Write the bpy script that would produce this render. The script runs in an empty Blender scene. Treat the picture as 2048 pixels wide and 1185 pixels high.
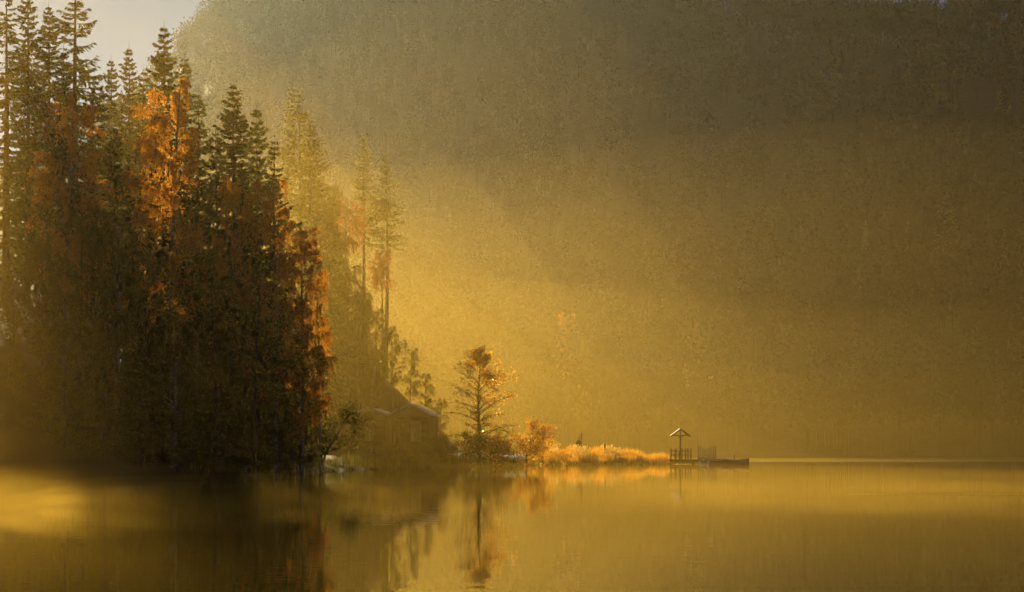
import bpy, bmesh, math, random
import numpy as np
from mathutils import Vector

# ------------------------------------------------------------------ camera, sky, sun, exposure
scene = bpy.context.scene
COL = scene.collection
F_PX, HOR, CAM_H = 3800.0, 908.0, 1.1          # focal length in photo pixels, horizon row, eye height (m)

cam_data = bpy.data.cameras.new('camera')
cam = bpy.data.objects.new('camera', cam_data)
COL.objects.link(cam)
cam.location = (0, 0, CAM_H)
cam.rotation_euler = (math.radians(90), 0, 0)
cam_data.sensor_width = 36.0
cam_data.lens = F_PX / 2048 * 36.0
cam_data.shift_y = (HOR - 592.5) / 2048
cam_data.clip_start = 0.1
cam_data.clip_end = 6000
scene.camera = cam

SUN_DIR = Vector((-1104, 3800, 1041)).normalized()      # towards the sun, over the wooded hill on the left
SUN_EL = math.asin(SUN_DIR.z)
SUN_AZ = math.atan2(SUN_DIR.x, SUN_DIR.y)               # from +Y, positive to the right

world = bpy.data.worlds.new('World')
scene.world = world
world.use_nodes = True
wn = world.node_tree.nodes
sky = wn.new('ShaderNodeTexSky')
sky.sky_type = 'NISHITA'
sky.sun_disc = False
sky.sun_elevation = SUN_EL
sky.sun_rotation = SUN_AZ
sky.dust_density = 0.05
sky.air_density = 0.10
sky.ozone_density = 0.2
sky.altitude = 1000
wn['Background'].inputs['Strength'].default_value = 0.05
world.node_tree.links.new(sky.outputs[0], wn['Background'].inputs['Color'])

sun_data = bpy.data.lights.new('sun', 'SUN')
sun_data.energy = 5.0
sun_data.angle = math.radians(0.5)
sun_data.color = (1.0, 0.80, 0.42)
sun = bpy.data.objects.new('sun', sun_data)
sun.rotation_euler = SUN_DIR.to_track_quat('Z', 'Y').to_euler()
sun.location = SUN_DIR * 500
COL.objects.link(sun)

vs = scene.view_settings
vs.view_transform = 'Standard'
vs.look = 'None'
vs.gamma = 1.0
vs.use_curve_mapping = False
vs.exposure = 1.2

cy = scene.cycles
cy.use_denoising = True
cy.use_adaptive_sampling = True
cy.adaptive_threshold = 0.03
cy.max_bounces = 6
cy.diffuse_bounces = 2
cy.glossy_bounces = 3
cy.transmission_bounces = 3
cy.transparent_max_bounces = 64     # each bank of mist a sunbeam enters or leaves counts
cy.volume_bounces = 0
cy.volume_max_steps = 512
cy.caustics_reflective = False
cy.caustics_refractive = False
cy.sample_clamp_indirect = 4.0

HAZE_DENSITY = 0.000032
MIST_SCALE = 0.115
HAZE_COLOR = (0.72, 0.86, 0.90)
MIST_COLOR = (0.82, 0.475, 0.022)         # golden morning light put into the mist's own colour
MIST_PALE = (0.82, 0.60, 0.15)  # paler tint of the sunbeam, also put into the colour
ANISO = 0.64
HAZE_ANISO = 0.6

rnd = random.Random(7)
RNG = np.random.default_rng(11)


def px(x, y, d):
    """a photo pixel at distance d (m) -> world point"""
    return ((x - 1024) / F_PX * d, d, CAM_H + (HOR - y) / F_PX * d)


# ------------------------------------------------------------------ materials
def new_mat(name):
    m = bpy.data.materials.new(name)
    m.use_nodes = True
    nt = m.node_tree
    nt.nodes.clear()
    out = nt.nodes.new('ShaderNodeOutputMaterial')
    return m, nt, out


def ramp(nt, fac, cols):
    r = nt.nodes.new('ShaderNodeValToRGB')
    e = r.color_ramp.elements
    while len(e) < len(cols):
        e.new(0.5)
    for i, (p, c) in enumerate(cols):
        e[i].position = p
        e[i].color = (*c, 1)
    nt.links.new(fac, r.inputs[0])
    return r.outputs[0]


def leaf_mat(name, cols, trans=0.5, gloss=0.0, rough=0.35):
    m, nt, out = new_mat(name)
    geo = nt.nodes.new('ShaderNodeNewGeometry')
    col = ramp(nt, geo.outputs['Random Per Island'], cols)
    d = nt.nodes.new('ShaderNodeBsdfDiffuse')
    t = nt.nodes.new('ShaderNodeBsdfTranslucent')
    nt.links.new(col, d.inputs[0])
    nt.links.new(col, t.inputs[0])
    mx = nt.nodes.new('ShaderNodeMixShader')
    mx.inputs[0].default_value = trans
    nt.links.new(d.outputs[0], mx.inputs[1])
    nt.links.new(t.outputs[0], mx.inputs[2])
    res = mx.outputs[0]
    if gloss > 0:
        g = nt.nodes.new('ShaderNodeBsdfGlossy')
        g.inputs['Roughness'].default_value = rough
        g.inputs[0].default_value = (1, 0.95, 0.85, 1)
        m2 = nt.nodes.new('ShaderNodeMixShader')
        m2.inputs[0].default_value = gloss
        nt.links.new(res, m2.inputs[1])
        nt.links.new(g.outputs[0], m2.inputs[2])
        res = m2.outputs[0]
    nt.links.new(res, out.inputs[0])
    return m


def noisy_mat(name, c1, c2, scale=3.0, rough=0.8, bump=0.3, stretch=(1, 1, 1), spec=0.3):
    m, nt, out = new_mat(name)
    tc = nt.nodes.new('ShaderNodeTexCoord')
    mp = nt.nodes.new('ShaderNodeMapping')
    mp.inputs['Scale'].default_value = stretch
    nt.links.new(tc.outputs['Object'], mp.inputs[0])
    n = nt.nodes.new('ShaderNodeTexNoise')
    n.inputs['Scale'].default_value = scale
    n.inputs['Detail'].default_value = 4
    nt.links.new(mp.outputs[0], n.inputs[0])
    col = ramp(nt, n.outputs[0], [(0.35, c1), (0.68, c2)])
    p = nt.nodes.new('ShaderNodeBsdfPrincipled')
    p.inputs['Roughness'].default_value = rough
    p.inputs['Specular IOR Level'].default_value = spec
    nt.links.new(col, p.inputs['Base Color'])
    if bump:
        b = nt.nodes.new('ShaderNodeBump')
        b.inputs['Strength'].default_value = bump
        b.inputs['Distance'].default_value = 0.02
        nt.links.new(n.outputs[0], b.inputs['Height'])
        nt.links.new(b.outputs[0], p.inputs['Normal'])
    nt.links.new(p.outputs[0], out.inputs[0])
    return m


M = {}
M['needle'] = leaf_mat('spruce needles', [(0, (0.030, 0.052, 0.014)), (0.6, (0.058, 0.085, 0.022)), (1, (0.12, 0.14, 0.035))], 0.5)
M['needle_lit'] = leaf_mat('sunlit spruce needles', [(0, (0.12, 0.13, 0.045)), (1, (0.26, 0.25, 0.09))], 0.55)  # brighter copy of the needles; sunlight on distant spruces put into the colour
M['birch'] = leaf_mat('orange birch leaves', [(0, (0.34, 0.10, 0.006)), (0.5, (0.62, 0.24, 0.014)), (1, (0.78, 0.38, 0.02))], 0.65, 0.06, 0.4)
M['amber'] = leaf_mat('amber leaves', [(0, (0.26, 0.085, 0.006)), (0.5, (0.54, 0.21, 0.012)), (1, (0.72, 0.34, 0.02))], 0.65, 0.06, 0.4)
M['rust'] = leaf_mat('rust red leaves', [(0, (0.22, 0.05, 0.02)), (1, (0.48, 0.15, 0.05))], 0.55)
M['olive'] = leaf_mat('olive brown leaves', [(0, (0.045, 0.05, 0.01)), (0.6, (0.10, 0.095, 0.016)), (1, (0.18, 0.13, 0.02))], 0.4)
M['alder'] = leaf_mat('wet golden leaves', [(0, (0.46, 0.17, 0.008)), (0.6, (0.70, 0.33, 0.015)), (1, (0.82, 0.50, 0.05))], 0.68, 0.10, 0.25)
M['yellow'] = leaf_mat('yellow green leaves', [(0, (0.09, 0.07, 0.008)), (1, (0.19, 0.14, 0.012))], 0.5)
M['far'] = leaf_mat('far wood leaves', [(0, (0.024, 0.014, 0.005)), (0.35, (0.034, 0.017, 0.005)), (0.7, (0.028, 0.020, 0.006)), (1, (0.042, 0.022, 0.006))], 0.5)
M['reed'] = leaf_mat('golden reeds', [(0, (0.42, 0.15, 0.008)), (0.5, (0.68, 0.29, 0.012)), (1, (0.80, 0.44, 0.03))], 0.72, 0.1, 0.45)
M['seed'] = leaf_mat('pale seed heads', [(0, (0.5, 0.30, 0.06)), (1, (0.66, 0.48, 0.16))], 0.7, 0.1, 0.45)
M['bark'] = noisy_mat('dark bark', (0.035, 0.022, 0.012), (0.09, 0.06, 0.035), 4, 0.9, 0.6, (4, 4, 0.6))
M['birch_bark'] = noisy_mat('birch bark', (0.06, 0.045, 0.03), (0.26, 0.22, 0.17), 2.2, 0.8, 0.2, (0.7, 0.7, 3))
M['wood'] = noisy_mat('weathered wood', (0.016, 0.009, 0.005), (0.045, 0.025, 0.011), 6, 0.75, 0.4, (6, 6, 0.8))
M['board'] = noisy_mat('sun bleached boards', (0.10, 0.06, 0.028), (0.20, 0.13, 0.06), 6, 0.6, 0.3, (1, 6, 6))
M['cabin_wall'] = noisy_mat('stained cabin boards', (0.035, 0.024, 0.012), (0.07, 0.05, 0.025), 4, 0.8, 0.4, (1, 1, 6))
M['cabin_panel'] = noisy_mat('pale green cabin panel', (0.16, 0.17, 0.07), (0.25, 0.25, 0.11), 5, 0.7, 0.1)
M['roof_edge_lit'] = leaf_mat('lit roof edge', [(0, (0.72, 0.72, 0.66)), (1, (0.8, 0.8, 0.74))], 0.5, 0.25, 0.3)  # light caught along the roof edges, put into a white colour
M['roof_dark'] = noisy_mat('dark green roof sheet', (0.03, 0.05, 0.03), (0.06, 0.08, 0.045), 3, 0.45, 0.2, (1, 6, 1))
M['roof_metal'] = noisy_mat('pale metal roof sheet', (0.8, 0.82, 0.78), (0.9, 0.9, 0.88), 3, 0.22, 0.1, (1, 8, 1), 1.0)
M['hull'] = noisy_mat('dark green hull paint', (0.018, 0.024, 0.014), (0.04, 0.045, 0.025), 3, 0.4, 0.1)
M['hull_pale'] = noisy_mat('grey white hull paint', (0.45, 0.45, 0.42), (0.7, 0.7, 0.66), 3, 0.45, 0.1)
M['gunwale'] = noisy_mat('pale gunwale wood', (0.55, 0.48, 0.36), (0.75, 0.68, 0.55), 8, 0.35, 0.1)
M['tarp'] = noisy_mat('grey boat cover', (0.22, 0.23, 0.24), (0.38, 0.39, 0.40), 4, 0.5, 0.4)
M['cloth'] = noisy_mat('dark olive clothing', (0.03, 0.028, 0.015), (0.06, 0.05, 0.028), 9, 0.9, 0.3)
M['skin'] = noisy_mat('skin', (0.40, 0.24, 0.15), (0.48, 0.30, 0.2), 9, 0.6, 0.0)
M['hair'] = noisy_mat('dark hair', (0.02, 0.014, 0.01), (0.05, 0.035, 0.02), 30, 0.6, 0.3)
M['ground'] = noisy_mat('leaf litter', (0.03, 0.019, 0.007), (0.06, 0.036, 0.011), 0.6, 0.95, 0.5)


def water_mat():
    m, nt, out = new_mat('still lake water')
    tc = nt.nodes.new('ShaderNodeTexCoord')
    p = nt.nodes.new('ShaderNodeBsdfPrincipled')
    p.inputs['Base Color'].default_value = (0.07, 0.052, 0.010, 1)
    p.inputs['IOR'].default_value = 1.33
    mp = nt.nodes.new('ShaderNodeMapping')
    mp.inputs['Scale'].default_value = (0.35, 1.0, 1.0)
    nt.links.new(tc.outputs['Object'], mp.inputs[0])
    n1 = nt.nodes.new('ShaderNodeTexNoise')
    n1.inputs['Scale'].default_value = 1.6
    n1.inputs['Detail'].default_value = 3
    nt.links.new(mp.outputs[0], n1.inputs[0])
    # patches of faint breeze among mirror calm
    n2 = nt.nodes.new('ShaderNodeTexNoise')
    n2.inputs['Scale'].default_value = 0.07
    n2.inputs['Detail'].default_value = 3
    nt.links.new(mp.outputs[0], n2.inputs[0])
    mr = nt.nodes.new('ShaderNodeMapRange')
    mr.inputs['From Min'].default_value = 0.4
    mr.inputs['From Max'].default_value = 0.7
    mr.inputs['To Min'].default_value = 0.006
    mr.inputs['To Max'].default_value = 0.035
    nt.links.new(n2.outputs[0], mr.inputs[0])
    nt.links.new(mr.outputs[0], p.inputs['Roughness'])
    b = nt.nodes.new('ShaderNodeBump')
    b.inputs['Strength'].default_value = 0.035
    b.inputs['Distance'].default_value = 0.05
    nt.links.new(n1.outputs[0], b.inputs['Height'])
    nt.links.new(b.outputs[0], p.inputs['Normal'])
    nt.links.new(p.outputs[0], out.inputs[0])
    return m


M['water'] = water_mat()


# ------------------------------------------------------------------ mesh helpers
def mesh_np(name, V, faces_by_size, smooth=False):
    """V (n,3); faces_by_size: list of int arrays (m,k)"""
    me = bpy.data.meshes.new(name)
    V = np.asarray(V, dtype=np.float32)
    fl = [np.asarray(f, dtype=np.int32) for f in faces_by_size if len(f)]
    nl = sum(f.size for f in fl)
    nf = sum(len(f) for f in fl)
    me.vertices.add(len(V))
    me.vertices.foreach_set('co', V.ravel())
    me.loops.add(nl)
    me.loops.foreach_set('vertex_index', np.concatenate([f.ravel() for f in fl]))
    me.polygons.add(nf)
    tot = np.concatenate([np.full(len(f), f.shape[1], np.int32) for f in fl])
    start = np.concatenate([[0], np.cumsum(tot)[:-1]]).astype(np.int32)
    me.polygons.foreach_set('loop_start', start)
    if smooth:
        me.polygons.foreach_set('use_smooth', np.ones(nf, bool))
    me.update(calc_edges=True)
    return me


class Geo:
    """collects tubes, boxes and quads for one mesh"""
    def __init__(self):
        self.v, self.q, self.t, self.n = [], [], [], 0

    def add(self, verts, quads=(), tris=()):
        self.v.append(np.asarray(verts, dtype=np.float32).reshape(-1, 3))
        if len(quads):
            self.q.append(np.asarray(quads, np.int32) + self.n)
        if len(tris):
            self.t.append(np.asarray(tris, np.int32) + self.n)
        self.n += len(self.v[-1])

    def tube(self, pts, rad, seg=6):
        pts = np.asarray(pts, float)
        k = len(pts)
        rad = np.broadcast_to(np.asarray(rad, float), (k,))
        tan = np.gradient(pts, axis=0)
        tan /= np.linalg.norm(tan, axis=1)[:, None] + 1e-9
        up = np.array([0, 0, 1.0]) if abs(tan[0, 2]) < 0.9 else np.array([1.0, 0, 0])
        a = np.cross(tan, up)
        a /= np.linalg.norm(a, axis=1)[:, None] + 1e-9
        b = np.cross(tan, a)
        th = np.linspace(0, 2 * np.pi, seg, endpoint=False)
        ring = pts[:, None, :] + rad[:, None, None] * (np.cos(th)[None, :, None] * a[:, None, :] + np.sin(th)[None, :, None] * b[:, None, :])
        V = ring.reshape(-1, 3)
        Q = []
        for i in range(k - 1):
            for j in range(seg):
                j2 = (j + 1) % seg
                Q.append((i * seg + j, i * seg + j2, (i + 1) * seg + j2, (i + 1) * seg + j))
        V = np.vstack([V, pts[:1], pts[-1:]])
        c0, c1 = k * seg, k * seg + 1
        T = []
        for j in range(seg):
            j2 = (j + 1) % seg
            T.append((c0, j2, j))
            T.append((c1, (k - 1) * seg + j, (k - 1) * seg + j2))
        self.add(V, Q, T)

    def box(self, c, s, rz=0.0, rx=0.0, ry=0.0, bevel=0.0):
        hx, hy, hz = s[0] / 2, s[1] / 2, s[2] / 2
        V = np.array([(x, y, z) for x in (-hx, hx) for y in (-hy, hy) for z in (-hz, hz)])
        for ang, (i, j) in ((rx, (1, 2)), (ry, (2, 0)), (rz, (0, 1))):
            if ang:
                ca, sa = math.cos(ang), math.sin(ang)
                a, b = V[:, i].copy(), V[:, j].copy()
                V[:, i] = ca * a - sa * b
                V[:, j] = sa * a + ca * b
        V = V + np.asarray(c)
        Q = [(0, 1, 3, 2), (4, 6, 7, 5), (0, 4, 5, 1), (2, 3, 7, 6), (0, 2, 6, 4), (1, 5, 7, 3)]
        self.add(V, Q)

    def quads(self, C, A, B):
        """n parallelogram leaves: centres C, half axes A and B (n,3)"""
        n = len(C)
        V = np.stack([C - A - B, C + A - B, C + A + B, C - A + B], axis=1).reshape(-1, 3)
        self.add(V, np.arange(4 * n).reshape(n, 4))

    def leaves(self, C, A, B):
        """n pointed (rhombic) leaves"""
        n = len(C)
        V = np.stack([C - A, C - B + 0.15 * A, C + A, C + B + 0.15 * A], axis=1).reshape(-1, 3)
        self.add(V, np.arange(4 * n).reshape(n, 4))

    def mesh(self, name, smooth=False):
        V = np.vstack(self.v)
        q = np.vstack(self.q) if self.q else np.zeros((0, 4), np.int32)
        t = np.vstack(self.t) if self.t else np.zeros((0, 3), np.int32)
        return mesh_np(name, V, [q, t], smooth)


def obj(name, me, mat, parent=None, loc=None):
    o = bpy.data.objects.new(name, me)
    if mat is not None and len(me.materials) == 0:
        me.materials.append(mat if not isinstance(mat, str) else M[mat])
    COL.objects.link(o)
    if parent is not None:
        o.parent = parent
    if loc is not None:
        o.location = loc
    return o


def tag(o, label, cat, group=None, kind=None):
    if label:
        o['label'] = label
    if cat:
        o['category'] = cat
    if group:
        o['group'] = group
    if kind:
        o['kind'] = kind
    return o


def thing(name, label, cat, loc=(0, 0, 0), rz=0.0, group=None):
    o = bpy.data.objects.new(name, None)
    o.empty_display_size = 0.2
    o.location = loc
    o.rotation_euler = (0, 0, rz)
    COL.objects.link(o)
    return tag(o, label, cat, group)


def unit(a):
    return a / (np.linalg.norm(a, axis=-1, keepdims=True) + 1e-9)


# ------------------------------------------------------------------ terrain
SHORE = np.array([(-700, -20), (-220, 20), (-90, 50), (-45, 72), (-30, 80), (-22.5, 83.6), (-17, 88), (-14.2, 93), (-13.2, 104),
                  (-12, 119), (-9.5, 138), (-7, 155), (-2, 170), (3.6, 182), (10, 192), (16.6, 199.5), (17.4, 202), (14, 206),
                  (6, 214), (2, 228), (-4, 250), (-20, 300), (-45, 360), (-80, 424), (-40, 421), (0, 419), (60, 417), (140, 418),
                  (260, 414), (400, 400), (1400, 330), (1400, 2600), (-1400, 2600), (-1400, -20)], float)


def inside(P):
    x, y = P[:, 0], P[:, 1]
    r = np.zeros(len(P), bool)
    n = len(SHORE)
    for i in range(n):
        x1, y1 = SHORE[i]
        x2, y2 = SHORE[(i + 1) % n]
        if y1 == y2:
            continue
        c = ((y1 > y) != (y2 > y)) & (x < (x2 - x1) * (y - y1) / (y2 - y1) + x1)
        r ^= c
    return r


def shore_dist(P):
    d = np.full(len(P), 1e9)
    for i in range(31):
        a, b = SHORE[i], SHORE[i + 1]
        ab = b - a
        t = np.clip(((P - a) @ ab) / (ab @ ab), 0, 1)
        d = np.minimum(d, np.linalg.norm(P - (a + t[:, None] * ab), axis=1))
    return d


def sstep(x, a, b):
    t = np.clip((x - a) / (b - a), 0, 1)
    return t * t * (3 - 2 * t)


def ground_np(P):
    P = np.asarray(P, float).reshape(-1, 2)
    x, y = P[:, 0], P[:, 1]
    ins = inside(P)
    d = shore_dist(P)
    low = np.minimum(0.95, 0.14 + d * 0.20) + 0.10 * np.sin(x * 0.9 + y * 0.37) * np.clip(d / 3, 0, 1)
    # wooded hill on the left
    s = np.maximum(0, -16.5 - x + 0.02 * (y - 90))
    s = np.minimum(s, 90) * (1 - sstep(y, 255, 400))
    left = 0.68 * s * sstep(d, 0.5, 6)
    # far valley side
    xs = x + 0.29 * (y - 430)                    # high ground cut along the sun's bearing, shaped to keep the left mist lit
    k = 0.26 + 0.25 * sstep(xs, -10, 150)
    ceil_ = 90 + 360 * sstep(xs, -190, 40) - 160 * sstep(x, 20, 170)
    far = np.where(y > 380, k * np.maximum(0, y - 424), 0)
    far = ceil_ * np.tanh(far / ceil_)
    # the wooded spur behind the cabins
    spur = np.minimum(0.95 * np.maximum(0, -5.5 - x), 24) * np.exp(-((y - 228) / 30.0) ** 2)
    far = far * sstep(y, 418, 470) * (1 - 0.5 * sstep(y, 1450, 1900))
    far += far * 0.05 * np.sin(x * 0.021 + 1.3) * np.cos(y * 0.013) + np.clip(far, 0, 6) * 0.2 * np.sin(x * 0.11 + y * 0.07)
    h = low + np.maximum(left, spur) + far
    return np.where(ins, h, -np.minimum(2.5, 0.15 + d * 0.25))


def ground(x, y):
    return float(ground_np([(x, y)])[0])


def axis_pts(segs):
    out = []
    for a, b, s in segs:
        out.append(np.arange(a, b, s))
    out.append([segs[-1][1]])
    return np.concatenate(out)


gx = axis_pts([(-860, -220, 40), (-220, -70, 10), (-70, -30, 2.5), (-30, 25, 0.8), (25, 80, 5), (80, 500, 14), (500, 1180, 40)])
gy = axis_pts([(-180, 40, 20), (40, 78, 3), (78, 215, 1.0), (215, 440, 7), (440, 900, 14), (900, 2100, 40)])
GX, GY = np.meshgrid(gx, gy)
P = np.stack([GX.ravel(), GY.ravel()], 1)
Z = ground_np(P)
nx, ny = len(gx), len(gy)
ii, jj = np.meshgrid(np.arange(nx - 1), np.arange(ny - 1))
i0 = (jj * nx + ii).ravel()
Q = np.stack([i0, i0 + 1, i0 + nx + 1, i0 + nx], 1)
terrain = obj('ground', mesh_np('ground', np.column_stack([P, Z]), [Q], True), 'ground')
tag(terrain, None, None, kind='structure')

g = Geo()
g.add([(-860, -180, 0), (1180, -180, 0), (1180, 440, 0), (-860, 440, 0)], [(0, 1, 2, 3)])
lake = obj('lake', g.mesh('lake'), 'water')
tag(lake, None, None, kind='structure')


# ------------------------------------------------------------------ trees
def spruce_mesh(seed, H=22.0, R=2.9, sparse=0.0, dens=1.0, z0=0.06):
    r = np.random.default_rng(seed)
    gt, gc = Geo(), Geo()
    lean = r.normal(0, 0.12, 2)
    zs = np.linspace(0, H, 14)
    pts = np.column_stack([lean[0] * np.sin(zs / H * 3) * 1.0, lean[1] * np.sin(zs / H * 2.4), zs])
    gt.tube(pts, 0.26 * (1 - zs / H) ** 0.9 + 0.012, 7)
    gc.tube([(0, 0, H - 0.05), (0.01, 0, H + 0.45)], [0.02, 0.008], 4)
    z = H * z0
    C, A, B = [], [], []
    while z < H - 0.15:
        t = z / H
        nb = r.integers(4, 7)
        env = R * (1 - t) ** 0.72 * (0.62 + 0.38 * min(1, (t + 0.03) / 0.16))
        clump = 0.75 + 0.5 * r.random()
        az0 = r.random() * 6.28
        for b in range(nb):
            if r.random() < sparse:
                continue
            az = az0 + b * 6.283 / nb + r.normal(0, 0.3)
            L = max(0.16, env * clump * r.uniform(0.6, 1.15))
            rise = 0.55 * (t - 0.62) + 0.05 * r.normal()
            n = max(4, int(L * 5))
            u = np.linspace(0.04, 1, n)
            rr = L * u
            zz = z + rise * L * u - 0.32 * L * u ** 1.6 * (1.05 - t) + 0.26 * L * u ** 3
            dirv = np.array([math.cos(az), math.sin(az)])
            sway = 0.07 * L * np.sin(u * 3 + r.random() * 6)
            bx = pts[0, 0] + dirv[0] * rr - dirv[1] * sway
            by = dirv[1] * rr + dirv[0] * sway
            bp = np.column_stack([bx, by, zz])
            gt.tube(bp[::max(1, n // 4)], np.linspace(0.035, 0.008, len(bp[::max(1, n // 4)])), 3)
            m = int((10 + L * 30) * dens)
            ut = r.random(m) ** 0.75
            idx = ut * (n - 1)
            i_ = np.clip(idx.astype(int), 0, n - 2)
            f = (idx - i_)[:, None]
            base = bp[i_] * (1 - f) + bp[i_ + 1] * f
            side = r.choice([-1, 1], m)
            lat = np.array([-dirv[1], dirv[0], 0])[None, :] * side[:, None]
            fw = np.array([dirv[0], dirv[1], 0])[None, :]
            ln = (0.24 + 0.44 * r.random(m)) * (0.55 + 0.45 * (1 - ut)) * min(1.0, 0.45 + L * 0.3)
            hang = r.uniform(0.1, 1.25, m)[:, None] * (0.5 + 0.6 * (1 - t))
            d = unit(lat * r.uniform(0.25, 1.0, m)[:, None] + fw * r.uniform(0.3, 0.9, m)[:, None] - np.array([0, 0, 1.0]) * hang)
            w = unit(np.cross(d, r.normal(0, 1, (m, 3)))) * (0.035 + 0.045 * r.random(m))[:, None]
            C.append(base + d * ln[:, None] * 0.5)
            A.append(d * ln[:, None] * 0.56)
            B.append(w)
        z += r.uniform(0.24, 0.46) * (1 + 0.25 * (1 - t))
    gc.leaves(np.vstack(C), np.vstack(A), np.vstack(B))
    return gt.mesh('spruce_trunk', True), gc.mesh('spruce_crown')


def birch_mesh(seed, H=18.0, R=2.3, crown0=0.3, strands=330, leaf=0.06, weep=1.0, per=26):
    r = np.random.default_rng(seed)
    gt, gc = Geo(), Geo()
    zs = np.linspace(0, H * 0.97, 12)
    bend = r.normal(0, 0.35, 2)
    tx = bend[0] * (zs / H) ** 2
    ty = bend[1] * (zs / H) ** 2
    gt.tube(np.column_stack([tx, ty, zs]), 0.16 * (1 - zs / H) ** 0.8 + 0.012, 7)
    C = []
    nlimb = 44
    ends = []
    for i in range(nlimb):
        t = crown0 + (0.97 - crown0) * (i + r.random()) / nlimb
        az = r.random() * 6.283
        e = math.sqrt(max(0.03, 1 - ((t - crown0 - 0.42 * (1 - crown0)) / (0.62 * (1 - crown0))) ** 2))
        L = R * e * r.uniform(0.6, 1.12)
        z0 = t * H - L * 0.5
        u = np.linspace(0, 1, 6)
        p = np.column_stack([np.interp(z0, zs, tx) + math.cos(az) * L * u, np.interp(z0, zs, ty) + math.sin(az) * L * u,
                             z0 + L * (1.15 * u - 0.6 * u ** 2)])
        gt.tube(p, np.linspace(0.05, 0.012, 6) * (1.2 - t * 0.6), 4)
        ends.append(p)
    for s in range(strands):
        p = ends[r.integers(nlimb)]
        u = r.random() ** 0.6 * 5
        i = min(4, int(u))
        b = p[i] * (1 - (u - i)) + p[i + 1] * (u - i)
        out = unit(np.array([b[0], b[1], 0.0]) + r.normal(0, 0.3, 3) * np.array([1, 1, 0]))
        SL = r.uniform(0.5, 1.9) * weep
        n = max(5, int(per * r.uniform(0.5, 1.2)))
        w = np.sort(r.random(n))
        pts = b + out * (0.55 * np.sqrt(w)[:, None] * r.uniform(0.3, 1)) + np.array([0, 0, 1.0]) * (0.25 * w - SL * w ** 1.5)[:, None]
        C.append(pts + r.normal(0, 0.05, (n, 3)))
        gt.tube(pts[::max(1, n // 3)][:4], 0.006, 3) if s % 3 == 0 and len(pts[::max(1, n // 3)]) > 1 else None
    C = np.vstack(C)
    n = len(C)
    A = unit(r.normal(0, 1, (n, 3)) + np.array([0, 0, -0.9])) * (leaf * r.uniform(0.6, 1.25, n))[:, None]
    B = unit(np.cross(A, r.normal(0, 1, (n, 3)))) * (leaf * 0.62 * r.uniform(0.6, 1.2, n))[:, None]
    gc.leaves(C, A, B)
    return gt.mesh('birch_trunk', True), gc.mesh('birch_crown')


def broad_mesh(seed, H=9.0, R=2.8, leaf=0.07, nleaf=2600, gap=0.35, top_bias=1.0, trunk=0.14, levels=3, low=0.18):
    """a tree grown limb by limb, leaves at the twig ends"""
    r = np.random.default_rng(seed)
    gt, gc = Geo(), Geo()
    tips = []

    def grow(p, d, L, rad, lev):
        n = 6
        pts = [np.array(p, float)]
        dd = np.array(d, float)
        for i in range(n):
            dd = unit(dd + r.normal(0, 0.13 + 0.05 * lev, 3) + np.array([0, 0, 0.05]))
            pts.append(pts[-1] + dd * L / n)
        pts = np.array(pts)
        gt.tube(pts, np.linspace(rad, rad * 0.35, n + 1), 6 if lev == 0 else (4 if lev == 1 else 3))
        if lev >= levels - 1:
            for q in pts[2:]:
                tips.append(q)
        if lev < levels:
            k = [11, 6, 4, 0][lev] if lev < 4 else 0
            for j in range(k):
                u = r.uniform(0.2 if lev else low, 0.97)
                i = min(n - 1, int(u * n))
                b = pts[i] * (1 - (u * n - i)) + pts[i + 1] * (u * n - i)
                az = r.random() * 6.283 if lev == 0 else None
                if lev == 0:
                    az = j * 2.4 + r.normal(0, 0.4)
                    e = math.sqrt(max(0.06, 1 - ((u - 0.42) / 0.62) ** 2))
                    nd = np.array([math.cos(az), math.sin(az), 0.15 + 0.75 * u])
                    grow(b, unit(nd), R * e * r.uniform(0.75, 1.1), rad * 0.45 * (1.1 - u * 0.5), 1)
                else:
                    nd = unit(dd + r.normal(0, 0.75, 3))
                    grow(b, nd, L * r.uniform(0.35, 0.55), rad * 0.42, lev + 1)

    grow((0, 0, -0.1), (0.02, 0.0, 1), H * 0.96, trunk, 0)
    tips = np.array(tips)
    zmax = tips[:, 2].max()
    wgt = np.clip((tips[:, 2] / zmax), 0.02, 1) ** top_bias * (r.random(len(tips)) > gap)
    wgt /= wgt.sum()
    C = tips[r.choice(len(tips), nleaf, p=wgt)] + r.normal(0, 0.11, (nleaf, 3))
    A = unit(r.normal(0, 1, (nleaf, 3)) + np.array([0, 0, -0.6])) * (leaf * r.uniform(0.6, 1.3, nleaf))[:, None]
    B = unit(np.cross(A, r.normal(0, 1, (nleaf, 3)))) * (leaf * 0.65 * r.uniform(0.6, 1.2, nleaf))[:, None]
    gc.leaves(C, A, B)
    return gt.mesh('limbs', True), gc.mesh('leaf_crown')


def with_mat(me, mat):
    me.materials.append(M[mat])
    return me


def plant_tree(name, label, cat, meshes, base_h, X, Y, top_z, mats, group=None, rz=None, width=1.0):
    gz = ground(X, Y)
    hh = top_z - gz
    s = hh / base_h
    t = thing(name, label, cat, (X, Y, gz - 0.05), rnd.random() * 6.28 if rz is None else rz, group)
    t.scale = (s * width, s * width, s)
    for nm, me, mt in (('trunk', meshes[0], mats[0]), ('crown', meshes[1], mats[1])):
        o = bpy.data.objects.new(nm, me)
        COL.objects.link(o)
        o.parent = t
        if len(me.materials) == 0:
            me.materials.append(M[mt])
        o.material_slots[0].link = 'OBJECT'
        o.material_slots[0].material = M[mt]
    return t


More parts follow.
